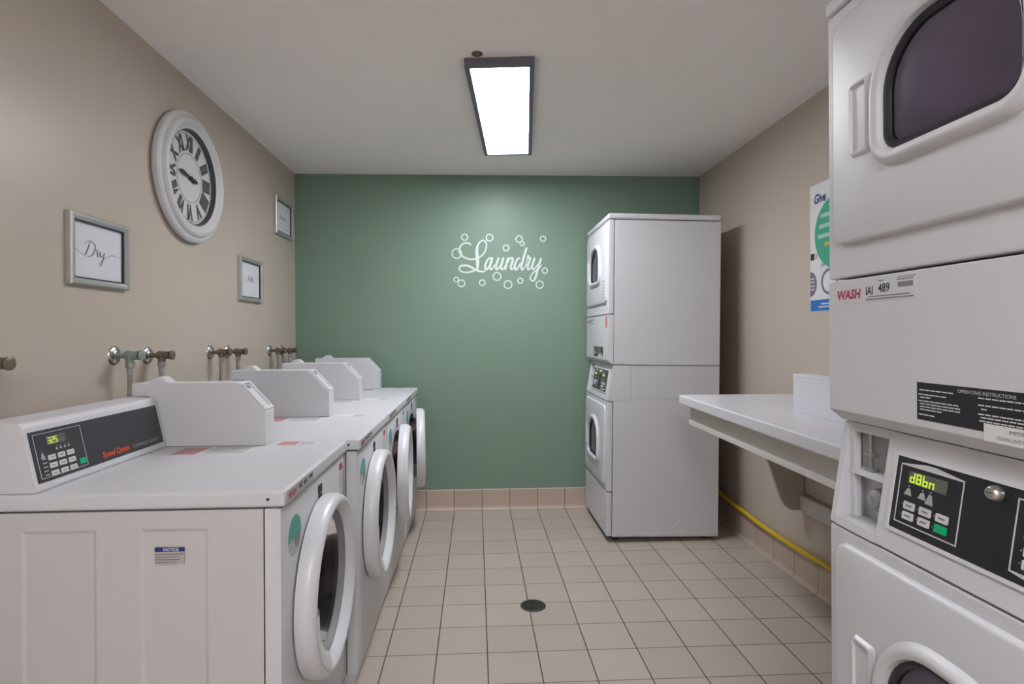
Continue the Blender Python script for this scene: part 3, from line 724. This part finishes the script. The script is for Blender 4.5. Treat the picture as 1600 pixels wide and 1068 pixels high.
# ------------------------------------------------------------------ vinyl wall lettering on the green wall
t = thing('wall_decal', 'white vinyl lettering reading Laundry with bubbles on the green wall', 'wall decal', (0, D, 0))
K = .00471
def du(x): return -.177 + (690 + x / 8.889 - 705) * K
def dv(y): return 1.904 - (350 + y / 8.889 - 390) * .004706
P = Plane((0, 0, 0), (1, 0, 0), (0, 0, 1))
def stk(pts): return [(du(x), dv(y), w / 8.889 * K) for x, y, w in pts]
strokes = [
 [(410, 290, 16), (385, 268, 22), (340, 260, 22), (285, 280, 22), (250, 335, 22), (250, 390, 26), (285, 440, 26), (345, 475, 22), (410, 488, 22), (470, 480, 20), (530, 455, 20), (580, 410, 20), (612, 350, 20), (622, 290, 20), (608, 240, 20), (568, 225, 20), (525, 255, 22), (497, 310, 30), (488, 380, 40), (492, 450, 46), (498, 530, 44), (496, 600, 36), (488, 640, 20)],
 [(480, 625, 20), (430, 652, 22), (350, 670, 22), (270, 655, 22), (243, 615, 22), (268, 580, 28), (335, 572, 30), (400, 592, 30), (460, 628, 28), (520, 652, 26), (570, 658, 24), (602, 648, 14)],
 [(690, 470, 24), (650, 480, 24), (618, 530, 28), (602, 590, 32), (615, 628, 30), (645, 605, 24), (670, 550, 22), (695, 475, 24)],
 [(705, 462, 26), (685, 530, 32), (668, 590, 32), (680, 628, 26), (705, 612, 18), (735, 560, 14)],
 [(792, 462, 26), (768, 530, 32), (750, 590, 32), (762, 628, 28), (795, 600, 20), (825, 545, 18), (852, 475, 18)],
 [(858, 462, 28), (838, 530, 32), (822, 592, 32), (835, 628, 26), (860, 612, 18), (890, 555, 14)],
 [(920, 462, 26), (905, 530, 32), (880, 632, 28)],
 [(892, 580, 16), (925, 510, 18), (960, 468, 24), (985, 480, 28), (978, 530, 32), (958, 590, 32), (968, 628, 26), (992, 610, 16), (1020, 555, 14)],
 [(1085, 470, 22), (1050, 488, 26), (1022, 545, 30), (1012, 600, 30), (1030, 632, 28), (1060, 605, 22), (1092, 540, 22)],
 [(1182, 322, 24), (1160, 390, 30), (1130, 490, 32), (1105, 585, 32), (1115, 630, 26), (1142, 612, 18), (1168, 560, 14), (1188, 480, 14), (1200, 430, 20)],
 [(1200, 428, 26), (1208, 462, 28), (1232, 475, 26), (1210, 530, 28), (1192, 590, 32), (1205, 630, 26), (1230, 612, 18), (1255, 560, 14)],
 [(1292, 466, 26), (1272, 530, 32), (1255, 592, 32), (1270, 628, 26), (1300, 605, 18), (1340, 550, 16)],
 [(1382, 470, 26), (1360, 540, 30), (1335, 620, 32), (1312, 710, 32), (1285, 775, 28), (1250, 785, 22), (1228, 750, 20), (1245, 700, 18), (1300, 650, 18), (1360, 605, 16), (1392, 560, 12)]]
b = MB()
for i, q in enumerate(strokes): b.stroke(P, stk(q), .0003, .0014 + i * .0002, rise=.00015)
obj('lettering', b, VINYL, t)
for x, y, r in ((320, 182, 50), (665, 187, 54), (210, 408, 74), (893, 330, 48), (1075, 205, 52), (1118, 268, 37), (1410, 200, 44), (200, 768, 40), (272, 820, 54), (560, 812, 47), (765, 725, 62), (918, 838, 62), (1088, 787, 44), (1360, 840, 58), (1433, 645, 44)):
    q = r / 8.889 * K
    obj('bubble', MB().ring(P, du(x), dv(y), q - .0085, q, .0003, .0016, 40), VINYL, t)

# ------------------------------------------------------------------ floor drain
t = thing('floor_drain', 'round dark metal drain set in the tiled floor', 'drain', (.263, 2.624, 0))
obj('drain_rim', MB().lathe([(.060, 0), (.060, .002), (.056, .004), (.050, .0035), (.049, .0005)], (0, 0, 0), 'z', 40), DRAIN, t)
g = MB().lathe([(.0005, .0008), (.05, .0008)], (0, 0, 0), 'z', 32)
P = Plane((0, 0, 0), (1, 0, 0), (0, 1, 0))
for i in range(-3, 4):
    hw = math.sqrt(max(0, .048 ** 2 - (i * .0135) ** 2)); g.plate(P, -hw, hw, i * .0135 - .0035, i * .0135 + .0035, .0005, .003)
obj('drain_grate', g, DRAIN, t)
